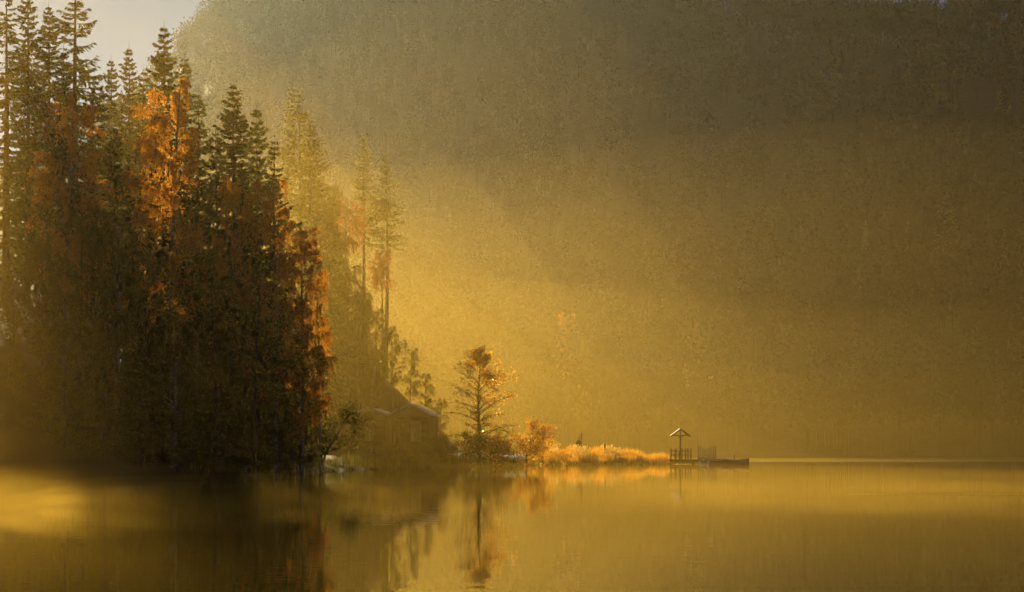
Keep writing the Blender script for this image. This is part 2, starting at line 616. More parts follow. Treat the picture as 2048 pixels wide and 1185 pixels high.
SPR = [spruce_mesh(1, 22, 4.4), spruce_mesh(2, 22, 4.0, 0.08), spruce_mesh(3, 22, 4.8, 0.15), spruce_mesh(4, 22, 3.6, 0.42, 0.8),
       spruce_mesh(5, 22, 3.8, 0.22, 0.9, 0.56), spruce_mesh(6, 22, 5.0, 0.25, 0.9, 0.60)]
BIR = [birch_mesh(21, R=2.5, strands=1150, leaf=0.065), birch_mesh(22, R=2.2, strands=1050, leaf=0.065), birch_mesh(23, R=2.7, crown0=0.2, strands=1200, leaf=0.065),
       birch_mesh(24, R=2.0, crown0=0.70, strands=420, leaf=0.075)]
FILL = [birch_mesh(31, R=3.0, crown0=0.10, strands=1500, leaf=0.10, per=20), birch_mesh(32, R=3.4, crown0=0.06, strands=1600, leaf=0.10, per=20), birch_mesh(33, R=2.8, crown0=0.14, strands=1400, leaf=0.10, per=20)]

S_G = 'spruces on the left hillside'
# (x, y of the top in the photo, distance, mesh, width, label)
spruces = [
    (12, -40, 118, 3, 1.15, 'broad spruce at the outer edge of the hillside wood, leaning over others'),
    (55, -35, 124, 1, 0.9, 'spruce with its tip cut by the frame, beside the outermost broad spruce'),
    (97, 4, 128, 0, 0.95, 'rounded full spruce between the tall ragged spruce and the outer spruces'),
    (152, -75, 124, 3, 1.25, 'tallest ragged spruce with long bare-looking side branches'),
    (127, 88, 106, 1, 0.8, 'short dark spruce rising just above the small orange birch'),
    (222, 108, 160, 1, 0.85, 'slim spruce just beside the taller pointed spruce, gap of sky next to it'),
    (258, 82, 145, 1, 0.8, 'slim pointed spruce halfway between ragged spruce and large orange birch'),
    (288, 130, 128, 2, 0.9, 'low spreading spruce tucked behind the large orange birch'),
    (328, 43, 113, 0, 0.9, 'dark spire spruce rising directly over the large orange birch'),
    (369, 97, 118, 3, 1.05, 'thin gappy spruce beside the dark spire over the orange birch'),
    (398, 172, 120, 3, 1.0, 'see-through spruce on the slope below the thin gappy spruce'),
    (467, 158, 104, 0, 0.95, 'full dark green spruce standing clear with sharp tip, beside slimmer spruce'),
    (513, 199, 113, 1, 0.85, 'slimmer spruce close behind the full dark green spruce'),
    (549, 264, 116, 3, 1.0, 'short sparse spruce behind the amber birch'),
    (592, 164, 205, 2, 1.0, 'hazy pale spruce, taller of the two standing close in the sunbeam'),
    (622, 230, 190, 0, 0.95, 'drooping spruce with upturned branch tips in the sunbeam'),
    (728, 256, 232, 4, 0.85, 'narrow club-topped spruce faded by haze, standing off from the wood'),
    (771, 304, 230, 5, 0.95, 'hazy spruce with long low boughs beside the club-topped spruce'),
    (190, 150, 118, 2, 1.0, 'bushy spruce at the foot of the tall ragged spruce'),
    (228, 240, 100, 1, 0.8, 'small dark spruce in the gap between the two orange birches'),
    (432, 250, 112, 2, 0.9, 'dusky spruce between large birch and full dark green spruce'),
    (488, 335, 99, 0, 0.75, 'small dark spruce rising beside the amber birch'),
]
for x, y, d, k, w, lab in spruces:
    X, Y, Zt = px(x, y, d)
    mt = 'needle_lit' if d > 180 else 'needle'
    plant_tree('spruce_tree', lab, 'spruce', SPR[k], 22.3, X, Y, Zt, ('bark', mt), S_G, None, w)

birches = [
    (338, 146, 95, 0, 1.05, 'birch', 'largest orange birch with weeping sunlit crown under the dark spire spruce'),
    (132, 178, 94, 1, 1.05, 'birch', 'small orange birch with only its top in the sun'),
    (466, 332, 97, 1, 0.55, 'amber', 'narrow orange birch hanging in front of the full dark green spruce'),
    (552, 342, 96, 0, 0.8, 'amber', 'bright amber birch at the edge of the wood'),
    (605, 425, 104, 2, 0.75, 'amber', 'rusty amber birch on the outermost corner of the wood, mostly shaded'),
    (640, 540, 112, 1, 0.6, 'amber', 'short amber birch with a lit rim below the rusty amber birch'),
    (690, 392, 216, 3, 1.1, 'rust', 'pinkish rust tree below the club-topped spruce'),
    (766, 492, 226, 3, 0.9, 'rust', 'small pale rust tree glowing in the beam beyond the hazy spruces'),
]
for x, y, d, k, w, mt, lab in birches:
    X, Y, Zt = px(x, y, d)
    plant_tree('birch_tree', lab, 'birch' if mt != 'rust' else 'tree', BIR[k], 17.8, X, Y, Zt, ('birch_bark', mt), None, None, w)

# shaded leafy trees that fill the foot of the wood
fill = [(-5, 520, 97), (28, 550, 94), (85, 470, 92), (165, 400, 93), (235, 430, 92), (290, 470, 91), (390, 420, 98), (430, 480, 95), (490, 470, 98),
        (560, 560, 100), (600, 590, 108), (510, 620, 95), (350, 610, 91), (130, 620, 88), (30, 700, 88), (210, 640, 89),
        (440, 680, 95), (280, 720, 90), (560, 700, 104), (622, 660, 118), (655, 512, 206), (690, 547, 214), (720, 580, 208),
        (752, 612, 216), (785, 648, 210), (820, 692, 214), (850, 742, 206), (880, 795, 200), (700, 640, 196), (755, 700, 196), (660, 400, 205), (672, 462, 212), (660, 440, 228), (654, 360, 214), (694, 520, 203), (728, 590, 200)]  # the last spur trees are added to throw shade across the mist
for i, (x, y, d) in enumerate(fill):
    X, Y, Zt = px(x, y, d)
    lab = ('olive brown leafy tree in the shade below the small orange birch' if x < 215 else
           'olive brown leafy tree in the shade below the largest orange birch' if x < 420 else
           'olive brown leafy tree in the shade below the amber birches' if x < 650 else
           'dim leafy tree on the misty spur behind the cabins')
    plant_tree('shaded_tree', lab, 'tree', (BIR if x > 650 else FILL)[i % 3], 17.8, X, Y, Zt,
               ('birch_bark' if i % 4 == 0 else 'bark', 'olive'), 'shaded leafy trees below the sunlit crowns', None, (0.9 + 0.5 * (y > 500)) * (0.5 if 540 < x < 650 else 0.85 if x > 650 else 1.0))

# ------------------------------------------------------------------ the point: alder, bare trees, shrubs
def alder_mesh(seed, H=9.6, R=3.0):
    r = np.random.default_rng(seed)
    gt, gc = Geo(), Geo()
    zs = np.linspace(0, H, 16)
    lx = 0.10 * np.sin(zs * 0.9) * (zs / H)
    gt.tube(np.column_stack([lx, 0.06 * np.sin(zs * 1.3), zs]), 0.15 * (1 - zs / H) ** 0.85 + 0.012, 7)
    C = []
    for i in range(74):
        u = 0.10 + 0.88 * (i + r.random()) / 74
        az = i * 2.4 + r.normal(0, 0.35)
        L = R * max(0.13, math.sin(math.pi * (0.2 + 0.79 * u)) ** 0.9) * r.uniform(0.6, 1.15)
        w = np.linspace(0, 1, 8)
        wob = 0.06 * L * np.sin(w * 7 + r.random() * 6)
        arch = (0.9 * u + 0.25 + r.normal(0, 0.28)) * w - (0.5 - 0.25 * u) * w ** 2
        lp = np.column_stack([math.cos(az) * L * w - math.sin(az) * wob, math.sin(az) * L * w + math.cos(az) * wob, u * H + L * arch])
        gt.tube(lp, np.linspace(0.055 * (1.15 - u), 0.010, 8), 4)
        for j in range(int(7 + 4 * L)):
            f = r.uniform(0.25, 1) * 7
            k = min(6, int(f))
            b = lp[k] + (lp[k + 1] - lp[k]) * (f - k)
            dv = unit(np.array([math.cos(az), math.sin(az), 0.3]) + r.normal(0, 0.7, 3))
            tl = r.uniform(0.25, 0.75) * (0.5 + 0.2 * L)
            w2 = np.linspace(0, 1, 4)
            tp = b + dv * (tl * w2)[:, None] + np.array([0, 0, -0.12 * tl]) * (w2 ** 2)[:, None]
            gt.tube(tp, np.linspace(0.012, 0.005, 4), 3)
            # leaves cling to the top and the lakeward side
            keep = max(0.10, min(1.0, (u - 0.55) * 2.6 + 0.40 * math.cos(az) + r.normal(0.05, 0.25)))
            n = int((18 - 5 * u) * keep)
            if n:
                C.append(tp[r.integers(1, 4, n)] + r.normal(0, 0.10, (n, 3)))
    C = np.vstack(C)
    n = len(C)
    A = unit(r.normal(0, 1, (n, 3)) + np.array([0, 0, -0.7])) * (0.085 * r.uniform(0.6, 1.3, n))[:, None]
    B = unit(np.cross(A, r.normal(0, 1, (n, 3)))) * (0.06 * r.uniform(0.6, 1.2, n))[:, None]
    gc.leaves(C, A, B)
    return gt.mesh('alder_limbs', True), gc.mesh('alder_crown')


ALDER = alder_mesh(41)
X, Y, Zt = px(958, 697, 165)
plant_tree('alder_tree', 'open golden leafed alder with dark limbs standing alone beside the cabins', 'alder', ALDER, 9.7, X, Y, Zt, ('bark', 'alder'), None, 0.0)

BARE = [broad_mesh(51, 8, 1.5, 0.05, 60, 0.4, 2.0, 0.09, 3, 0.4), broad_mesh(52, 6, 1.6, 0.05, 80, 0.4, 1.5, 0.07, 3, 0.25)]
for x, y, d, k, w, mt, lab in [
    (745, 684, 164, 0, 0.8, 'rust', 'tall thin bare tree standing in front of the cabin without a bright eave'),
    (800, 772, 165, 1, 0.9, 'rust', 'small bare tree just behind the valley between the two cabin roofs'),
    (716, 545, 196, 0, 0.9, 'rust', 'nearly bare birch with pale sunlit twigs at the edge of the wood'),
    (752, 652, 198, 1, 0.8, 'rust', 'nearly bare bush-like tree with a few pink leaves above the cabins'),
]:
    X, Y, Zt = px(x, y, d)
    plant_tree('bare_tree', lab, 'tree', BARE[k], 8.3 if k == 0 else 6.3, X, Y, Zt, ('bark' if k else 'birch_bark', mt), None, None, w)

BUSH = [broad_mesh(61, 2.4, 1.5, 0.06, 2200, 0.1, 0.5, 0.05, 3, 0.02), broad_mesh(62, 2.2, 1.8, 0.06, 2400, 0.15, 0.4, 0.05, 3, 0.02)]


def bush(name, label, x, y, d, mt, k=0, w=1.0, group=None, cat='shrub'):
    X, Y, Zt = px(x, y, d)
    Zt = max(Zt, ground(X, Y) + 0.6)
    return plant_tree(name, label, cat, BUSH[k], 2.6 if k == 0 else 2.5, X, Y, Zt, ('bark', mt), group, None, w)


bush('shrub', 'orange red shrub rising beside the alder on the point', 1052, 848, 172, 'amber', 0, 0.9)
bush('shrub', 'low golden shrub where the reeds begin', 1090, 872, 178, 'alder', 1, 0.9)
bush('shrub', 'dark reddish shrub under the spreading limbs of the alder', 1012, 872, 168, 'rust', 1, 1.0)
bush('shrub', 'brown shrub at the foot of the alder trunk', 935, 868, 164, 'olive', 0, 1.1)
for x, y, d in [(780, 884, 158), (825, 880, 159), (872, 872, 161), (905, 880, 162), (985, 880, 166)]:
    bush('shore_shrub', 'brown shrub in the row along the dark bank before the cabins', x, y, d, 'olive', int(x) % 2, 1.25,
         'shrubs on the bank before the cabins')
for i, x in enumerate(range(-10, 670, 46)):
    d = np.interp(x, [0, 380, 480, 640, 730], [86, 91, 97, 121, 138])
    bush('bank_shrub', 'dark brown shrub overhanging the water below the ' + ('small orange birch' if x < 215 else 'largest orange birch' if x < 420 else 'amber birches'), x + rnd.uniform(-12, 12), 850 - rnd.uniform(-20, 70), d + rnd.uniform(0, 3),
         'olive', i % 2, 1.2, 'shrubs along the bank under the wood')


# ------------------------------------------------------------------ reeds
def reed_bed(name, n, region, h0, h1, mat, label, wid=0.012, heads=False, seed=5):
    r = np.random.default_rng(seed)
    pts = np.zeros((0, 2))
    while len(pts) < n:
        c = r.uniform(region[0], region[1], (n * 3, 2))
        dd = shore_dist(c)
        ok = inside(c) | (dd < 0.35)
        ok &= dd < region[2]
        if len(region) > 3:
            ok &= region[3](c)
        pts = np.vstack([pts, c[ok]])
    pts = pts[:n]
    z = ground_np(pts)
    clump = 0.75 + 0.25 * np.sin(pts[:, 0] * 2.1 + 1.2 * np.sin(pts[:, 1] * 1.3)) 
    h = r.uniform(h0, h1, n) * clump
    lean = r.normal(0, 0.14, (n, 2))
    az = r.random(n) * 6.283
    wv = np.column_stack([np.cos(az), np.sin(az), np.zeros(n)]) * wid * r.uniform(0.6, 1.4, n)[:, None]
    base = np.column_stack([pts, z - 0.05])
    mid = base + np.column_stack([lean * h[:, None] * 0.4, h * 0.6])
    tip = base + np.column_stack([lean * h[:, None] * 1.3, h])
    g = Geo()
    V = np.stack([base - wv, base + wv, mid - wv * 0.8, mid + wv * 0.8, tip], axis=1).reshape(-1, 3)
    i = np.arange(n)[:, None] * 5
    g.add(V, i + np.array([[0, 1, 3, 2]]), i + np.array([[2, 3, 4]]))
    if heads:
        m = n
        A = unit(np.column_stack([lean, np.ones(n)])) * r.uniform(0.07, 0.14, n)[:, None]
        g.leaves(np.repeat(tip, 2, 0) + r.normal(0, 0.03, (2 * n, 3)), np.repeat(A, 2, 0), np.repeat(unit(np.cross(A, r.normal(0, 1, (n, 3)))) * 0.03, 2, 0))
    o = obj(name, g.mesh(name), mat)
    return tag(o, label, 'reeds', kind='stuff')


reed_bed('reed_bed', 15000, ((1.5, 178), (17.6, 206), 7.0), 0.7, 1.15, 'reed', 'golden sunlit reeds covering the low point of land')
reed_bed('seed_head_plants', 900, ((3.5, 186), (11.5, 206), 9.0, lambda c: np.sin(c[:, 0] * 1.9 + 0.6) > -0.35), 0.8, 1.2, 'seed',
         'pale seed heads standing above the reeds', 0.008, True, 6)
reed_bed('bank_grass', 6000, ((-16, 90), (3, 182), 2.2), 0.5, 0.95, 'olive', 'brown grass fringe along the shaded bank', 0.016, False, 8)


# ------------------------------------------------------------------ cabins
def cabin(label, x_apex, y_apex, y_eave, half_px, d, rz, panel):
    X, Y, Za = px(x_apex, y_apex, d)
    ze = CAM_H + (HOR - y_eave) / F_PX * d
    hw = half_px / F_PX * d
    gz = ground(X, Y) - 0.1
    t = thing('wooden_cabin', label, 'cabin', (X, Y, gz), rz)
    a, e = Za - gz, ze - gz
    ww = hw * 0.78
    wall_h = e + 0.15 * (a - e)
    floor = e - 2.45
    dep = 3.6
    g = Geo()
    g.box((0, 0.1 + dep / 2, floor / 2), (ww * 2 + 0.1, dep, floor))
    obj('plinth', g.mesh('plinth'), 'bark', t)
    g = Geo()
    # walls with a gable: a prism
    V = []
    for yy in (0.1, 0.1 + dep):
        V += [(-ww, yy, floor), (ww, yy, floor), (ww, yy, wall_h), (0, yy, a - 0.2), (-ww, yy, wall_h)]
    g.add(V, [(0, 1, 6, 5), (1, 2, 7, 6), (2, 3, 8, 7), (3, 4, 9, 8), (4, 0, 5, 9)], [(0, 2, 1), (0, 4, 2), (4, 3, 2), (5, 6, 7), (5, 7, 9), (9, 7, 8)])
    obj('wall', g.mesh('wall'), 'cabin_wall', t)
    for k in range(7):
        zz = floor + 0.18 + k * 0.35
        g = Geo()
        g.box((0, 0.085, zz), (ww * 2, 0.03, 0.30))
        obj('board', g.mesh('board'), 'cabin_wall', t)
    L = math.hypot(hw, a - e)
    ang = math.atan2(a - e, hw)
    for s in (-1, 1):
        g = Geo()
        g.box((s * hw / 2, 0.1 + dep / 2, (a + e) / 2), (L, dep + 0.9, 0.05), ry=s * ang)
        o = obj('roof_slope', g.mesh('roof_slope'), 'roof_metal', t)
        g = Geo()
        g.box((s * hw / 2 * 1.01, -0.42, (a + e) / 2 + 0.02), (L + 0.05, 0.06, 0.16), ry=s * ang)
        obj('barge_board', g.mesh('barge_board'), 'roof_edge_lit', o)
    for s in (-1, 1):
        g = Geo()
        g.box((s * (ww + 0.12), -0.25, (floor + e) / 2), (0.12, 0.12, e - floor))
        obj('porch_post', g.mesh('porch_post'), 'wood', t)
    g = Geo()
    g.box((panel * ww, 0.04, floor + 1.05), (ww * 0.62, 0.05, 1.9))
    dr = obj('door', g.mesh('door'), 'cabin_panel', t)
    g = Geo()
    g.box((panel * ww + 0.2, 0.0, floor + 1.0), (0.04, 0.05, 0.14))
    obj('handle', g.mesh('handle'), 'bark', dr)
    g = Geo()
    g.box((-panel * ww * 1.1, 0.04, floor + 1.5), (0.7, 0.05, 0.6))
    w = obj('window', g.mesh('window'), 'roof_dark', t)
    g = Geo()
    for dx in (-0.37, 0, 0.37):
        g.box((-panel * ww * 1.1 + dx, 0.01, floor + 1.5), (0.05, 0.03, 0.66))
    obj('frame', g.mesh('frame'), 'wood', w)
    return t


cabin('gabled cabin with bright white roof edges, nearer the alder', 822, 809, 832, 44, 172, -0.22, 0.3)
cabin('gabled cabin with dim roof and pale green door, against the wood', 738, 816, 832, 40, 177, -0.2, -0.05)

# ------------------------------------------------------------------ dock, sunshade, fences, boats
DD = 200.0


def dx(x):
    return (x - 1024) / F_PX * DD


def dz(y):
    return CAM_H + (HOR - y) / F_PX * DD


deck_z = dz(918.5)
t = thing('dock', 'dark wooden dock at the tip of the reeds carrying the sunshade', 'dock', (dx(1370), DD, 0))
x0, x1 = dx(1339) - dx(1370), dx(1437) - dx(1370)
npl = 26
for k in range(npl):
    g = Geo()
    w = (x1 - x0) / npl
    g.box((x0 + (k + 0.5) * w, 0.9 + rnd.uniform(-0.03, 0.03), deck_z - 0.03 + rnd.uniform(-0.006, 0.006)), (w - 0.018, 2.1, 0.05))
    obj('plank', g.mesh('plank'), 'wood', t)
for yy in (0.0, 1.8):
    g = Geo()
    g.box(((x0 + x1) / 2, yy - 0.04, deck_z - 0.19), (x1 - x0, 0.09, 0.24))
    obj('beam', g.mesh('beam'), 'wood', t)
g = Geo()
g.box(((x0 + x1) / 2, -0.10, deck_z - 0.40), (x1 - x0 - 0.1, 0.04, 0.13))
obj('skirt_board', g.mesh('skirt_board'), 'wood', t)
for xx in (x0 + 0.2, (x0 + x1) / 2, x1 - 0.2):
    for yy in (0.06, 1.7):
        g = Geo()
        g.tube([(xx, yy, -0.8), (xx, yy, deck_z - 0.07)], 0.09, 8)
        obj('pile', g.mesh('pile'), 'wood', t)

# sunshade
sx = dx(1362)
t = thing('wooden_sunshade', 'open gabled wooden sunshade on a single tall post on the dock', 'sunshade', (sx, DD + 0.8, deck_z), 0.0)
hz = dz(857) - deck_z
ez = dz(872) - deck_z
hw = 19.5 / F_PX * DD
g = Geo()
g.tube([(0, 0, 0), (0.01, 0, hz * 0.5), (0, 0, hz - 0.12)], [0.085, 0.08, 0.075], 8)
obj('post', g.mesh('post'), 'wood', t)
dep = 1.5
L = math.hypot(hw, hz - ez)
ang = math.atan2(hz - ez, hw)
for s in (-1, 1):
    for yy in (-dep / 2, 0.0, dep / 2):
        g = Geo()
        g.box((s * hw * 0.5, yy, (hz + ez) / 2 - 0.07), (L, 0.07, 0.09), ry=s * ang)
        obj('rafter', g.mesh('rafter'), 'wood', t)
    nb = 6
    for k in range(nb):
        u = (k + 0.5) / nb
        g = Geo()
        g.box((s * hw * u * 1.02, 0.0, hz + (ez - hz) * u + 0.005 + rnd.uniform(-0.006, 0.006)), (L / nb - 0.012, dep + 0.12, 0.03), ry=s * (ang - 0.05))
        obj('roof_board', g.mesh('roof_board'), 'board', t)
    g = Geo()
    p0, p1 = np.array([s * 0.06, 0, hz - 0.95]), np.array([s * hw * 0.62, 0, hz + (ez - hz) * 0.62 - 0.12])
    g.tube([p0, (p0 + p1) / 2, p1], 0.035, 5)
    obj('brace', g.mesh('brace'), 'wood', t)
for yy in (-dep / 2, dep / 2):
    g = Geo()
    g.box((0, yy * 0.93, ez + 0.03), (hw * 1.6, 0.05, 0.08))
    obj('tie_beam', g.mesh('tie_beam'), 'wood', t)
g = Geo()
g.box((0, 0, ez + 0.06), (0.09, dep, 0.09))
obj('ridge_bearer', g.mesh('ridge_bearer'), 'wood', t)

# railing round the sunshade
t = thing('railing', 'wooden railing of uneven posts around the foot of the sunshade', 'railing', (dx(1362), DD, deck_z))
for x, yy, top in [(1342, 0.05, 896.5), (1345.5, 1.8, 897.5), (1350.5, 0.05, 898), (1355, 1.8, 897.5), (1358.5, 0.05, 901), (1367, 1.8, 897.5), (1371.5, 0.05, 898),
                   (1374, 1.8, 897), (1377.5, 0.9, 897), (1381.8, 0.05, 897)]:
    g = Geo()
    h = dz(top) - deck_z
    xx = dx(x) - dx(1362)
    g.tube([(xx, yy, 0), (xx + rnd.uniform(-.015, .015), yy, h * 0.5), (xx + rnd.uniform(-.02, .02), yy, h)], [0.065, 0.06, 0.055], 7)
    obj('post', g.mesh('post'), 'wood', t)
for yy, zz in ((0.05, 0.42), (0.05, 0.85), (1.8, 0.42), (1.8, 0.85)):
    g = Geo()
    g.box((0.0, yy + 0.075, zz), (dx(1382) - dx(1342), 0.035, 0.08))
    obj('rail', g.mesh('rail'), 'wood', t)

# fence of slats, tops dipping in the middle
t = thing('slat_fence', 'fence of ten bare slats with tops dipping in the middle, beside the boats', 'fence', (dx(1415), DD, deck_z))
tops = [892.5, 893.5, 896, 897, 897.2, 896.6, 895.4, 894.2, 893.8, 893]
for k, top in enumerate(tops):
    g = Geo()
    h = dz(top) - deck_z
    xx = dx(1397.5 + k * 3.87) - dx(1415)
    g.box((xx, 0.5, h / 2), (0.095, 0.06, h), ry=rnd.uniform(-0.012, 0.012))
    obj('slat', g.mesh('slat'), 'wood', t)
g = Geo()
g.box((0, 0.55, 0.08), (dx(1434) - dx(1396), 0.05, 0.10))
obj('rail', g.mesh('rail'), 'wood', t)


def rowing_boat(label, xc, y, length, beam, free, rz, hull, cover):
    t = thing('rowing_boat', label, 'boat', (xc, y, 0), rz)
    ns, nr = 15, 9
    out, inn = [], []
    for i in range(ns):
        u = -1 + 2 * i / (ns - 1)
        b = beam / 2 * (1 - abs(u) ** 2.6 * (0.96 if u > 0 else 0.45))
        sheer = free + 0.14 * u * u * (1.3 if u > 0 else 0.5)
        keel = -0.16 + 0.13 * abs(u) ** 3
        for arr, k, kz in ((out, 1.0, 0.0), (inn, 0.92, 0.05)):
            for j in range(nr):
                a = -1 + 2 * j / (nr - 1)
                arr.append((u * length / 2, b * k * math.copysign(abs(a) ** 0.62, a), keel + kz + (sheer - keel - kz) * abs(a) ** 2.2))
    V = out + inn
    n0 = ns * nr
    Q = []
    for i in range(ns - 1):
        for j in range(nr - 1):
            q = (i * nr + j, i * nr + j + 1, (i + 1) * nr + j + 1, (i + 1) * nr + j)
            Q.append(q)
            Q.append(tuple(n0 + v for v in reversed(q)))
        for j in (0, nr - 1):
            Q.append((i * nr + j, (i + 1) * nr + j, n0 + (i + 1) * nr + j, n0 + i * nr + j))
    for i in (0, ns - 1):
        for j in range(nr - 1):
            Q.append((i * nr + j, i * nr + j + 1, n0 + i * nr + j + 1, n0 + i * nr + j))
    T = []
    g = Geo()
    g.add(V, Q)
    for e, i in ((0, 0), (1, ns - 1)):
        g.add([out[i * nr + j] for j in range(nr)], [], [(0, j, j + 1) for j in range(1, nr - 1)])
    obj('hull', g.mesh('hull', False), hull, t)
    for s in (0, nr - 1):
        g = Geo()
        g.tube([np.array(out[i * nr + s]) + (0, 0, 0.012) for i in range(ns)], 0.03, 5)
        obj('gunwale', g.mesh('gunwale'), 'gunwale', t)
    for u in (-0.45, 0.1):
        g = Geo()
        g.box((u * length / 2, 0, free - 0.10), (0.22, beam * 0.86, 0.035))
        obj('thwart', g.mesh('thwart'), 'board', t)
    if cover:
        g = Geo()
        m = 11
        V, Q = [], []
        for i in range(m):
            u = -0.9 + 1.75 * i / (m - 1)
            b = beam / 2 * (1 - abs(u) ** 2.6 * (0.96 if u > 0 else 0.45)) * 1.03
            for j in range(7):
                a = -1 + j / 3
                V.append((u * length / 2, b * a, free + 0.05 + 0.13 * (1 - a * a) + 0.03 * math.sin(i * 1.9 + j) + 0.05 * u * u))
        for i in range(m - 1):
            for j in range(6):
                Q.append((i * 7 + j, i * 7 + j + 1, i * 7 + 8 + j, i * 7 + 7 + j))
        g.add(V, Q)
        obj('cover', g.mesh('cover', True), 'tarp', t)
    return t


rowing_boat('dark rowing boat with grey cover moored against the slat fence', dx(1430), DD - 0.75, 2.7, 1.15, 0.40, 0.03, 'hull', True)
rowing_boat('dark rowing boat with pale gunwale at the outer end of the moorings', dx(1471), DD - 0.55, 2.75, 1.1, 0.46, -0.04, 'hull', False)
rowing_boat('small white dinghy tied at the corner of the dock', dx(1406), DD - 1.6, 0.95, 0.55, 0.16, 0.1, 'hull_pale', False)
g = Geo()
xx = dx(1469)
g.tube([(xx, DD + 0.3, -1.0), (xx, DD + 0.3, dz(911))], [0.075, 0.07], 8)
g.tube([(xx, DD + 0.3, dz(911) - 0.06), (xx, DD + 0.3, dz(911) + 0.01)], [0.085, 0.08], 8)
tag(obj('mooring_post', g.mesh('mooring_post'), 'wood'), 'short dark mooring post behind the outer rowing boat', 'post')

# ------------------------------------------------------------------ person, paddle-shaped post, stump
PD = 199.0
pxx = (1157.5 - 1024) / F_PX * PD
pgz = ground(pxx, PD)
ptop = CAM_H + (HOR - 875) / F_PX * PD
H = ptop - pgz
t = thing('person', 'standing person in dark clothing, half hidden by reeds beside a thin post', 'person', (pxx, PD, pgz), 0.5)


def skin_body(joints, edges, radii, name):
    me = bpy.data.meshes.new(name)
    me.from_pydata(joints, edges, [])
    o = bpy.data.objects.new(name, me)
    COL.objects.link(o)
    md = o.modifiers.new('skin', 'SKIN')
    for i, r in enumerate(radii):
        me.skin_vertices[0].data[i].radius = r if isinstance(r, tuple) else (r, r)
    me.skin_vertices[0].data[0].use_root = True
    sb = o.modifiers.new('sub', 'SUBSURF')
    sb.levels = sb.render_levels = 2
    dg = bpy.context.evaluated_depsgraph_get()
    new = bpy.data.meshes.new_from_object(o.evaluated_get(dg))
    bpy.data.objects.remove(o)
    for p in new.polygons:
        p.use_smooth = True
    return new


k = H / 1.78
J = [(0, 0, .95), (0, 0, 1.15), (0, 0, 1.38), (0, .0, 1.50), (0, -.01, 1.56), (0, -.02, 1.66), (0, -.02, 1.75),
     (.19, 0, 1.40), (.25, .02, 1.13), (.22, -.10, .90), (.21, -.14, .80),
     (-.19, 0, 1.40), (-.25, .02, 1.13), (-.20, -.12, .92), (-.18, -.18, .84),
     (.10, 0, .86), (.11, -.01, .48), (.11, .02, .09), (.12, -.14, .04),
     (-.10, 0, .86), (-.12, .02, .48), (-.13, .05, .09), (-.14, -.10, .04)]
E = [(0, 1), (1, 2), (2, 3), (3, 4), (4, 5), (5, 6), (2, 7), (7, 8), (8, 9), (9, 10), (2, 11), (11, 12), (12, 13), (13, 14),
     (0, 15), (15, 16), (16, 17), (17, 18), (0, 19), (19, 20), (20, 21), (21, 22)]
Rr = [(.17, .13), (.17, .12), (.18, .12), .07, .06, (.085, .10), (.06, .07), .075, .055, .042, .035, .075, .055, .042, .035,
      .10, .07, .05, .05, .10, .07, .05, .05]
sc_ = lambda L_: [(a * k, b * k, c * k) for a, b, c in L_]
body = skin_body(sc_(J), E, [tuple(np.array(r) * k) if isinstance(r, tuple) else r * k for r in Rr], 'body')
body.materials.append(M['cloth'])
body.materials.append(M['skin'])
for p in body.polygons:
    if p.center.z > 1.52 * k:
        p.material_index = 1
obj('body', body, None, t)
hair = skin_body(sc_([(0, .02, 1.70), (0, .0, 1.765), (0, -.06, 1.765)]), [(0, 1), (1, 2)], [(.09 * k, .09 * k), (.075 * k, .06 * k), (.04 * k, .03 * k)], 'hair')
obj('hair', hair, 'hair', t)

wx = (1163.3 - 1024) / F_PX * PD
wz = ground(wx, PD + 0.3)
g = Geo()
wt = CAM_H + (HOR - 866) / F_PX * PD
wm = CAM_H + (HOR - 880) / F_PX * PD
g.tube([(wx, PD + .3, wz - .2), (wx, PD + .3, wt - 0.05)], [0.03, 0.028], 6)
g.box((wx, PD + .3, (wt + wm) / 2), (0.13, 0.035, wt - wm))
tag(obj('paddle_post', g.mesh('paddle_post'), 'wood'), 'thin upright pole with a narrow flat blade beside the standing person', 'pole')
sxx = (1210 - 1024) / F_PX * 196
sz_ = ground(sxx, 196)
g = Geo()
g.tube([(sxx, 196, sz_ - .2), (sxx, 196, CAM_H + (HOR - 890) / F_PX * 196), (sxx - 0.01, 196, CAM_H + (HOR - 886.5) / F_PX * 196)], [0.10, 0.095, 0.07], 8)
tag(obj('weathered_post', g.mesh('weathered_post'), 'board'), 'short weathered post standing up out of the golden reeds', 'post')

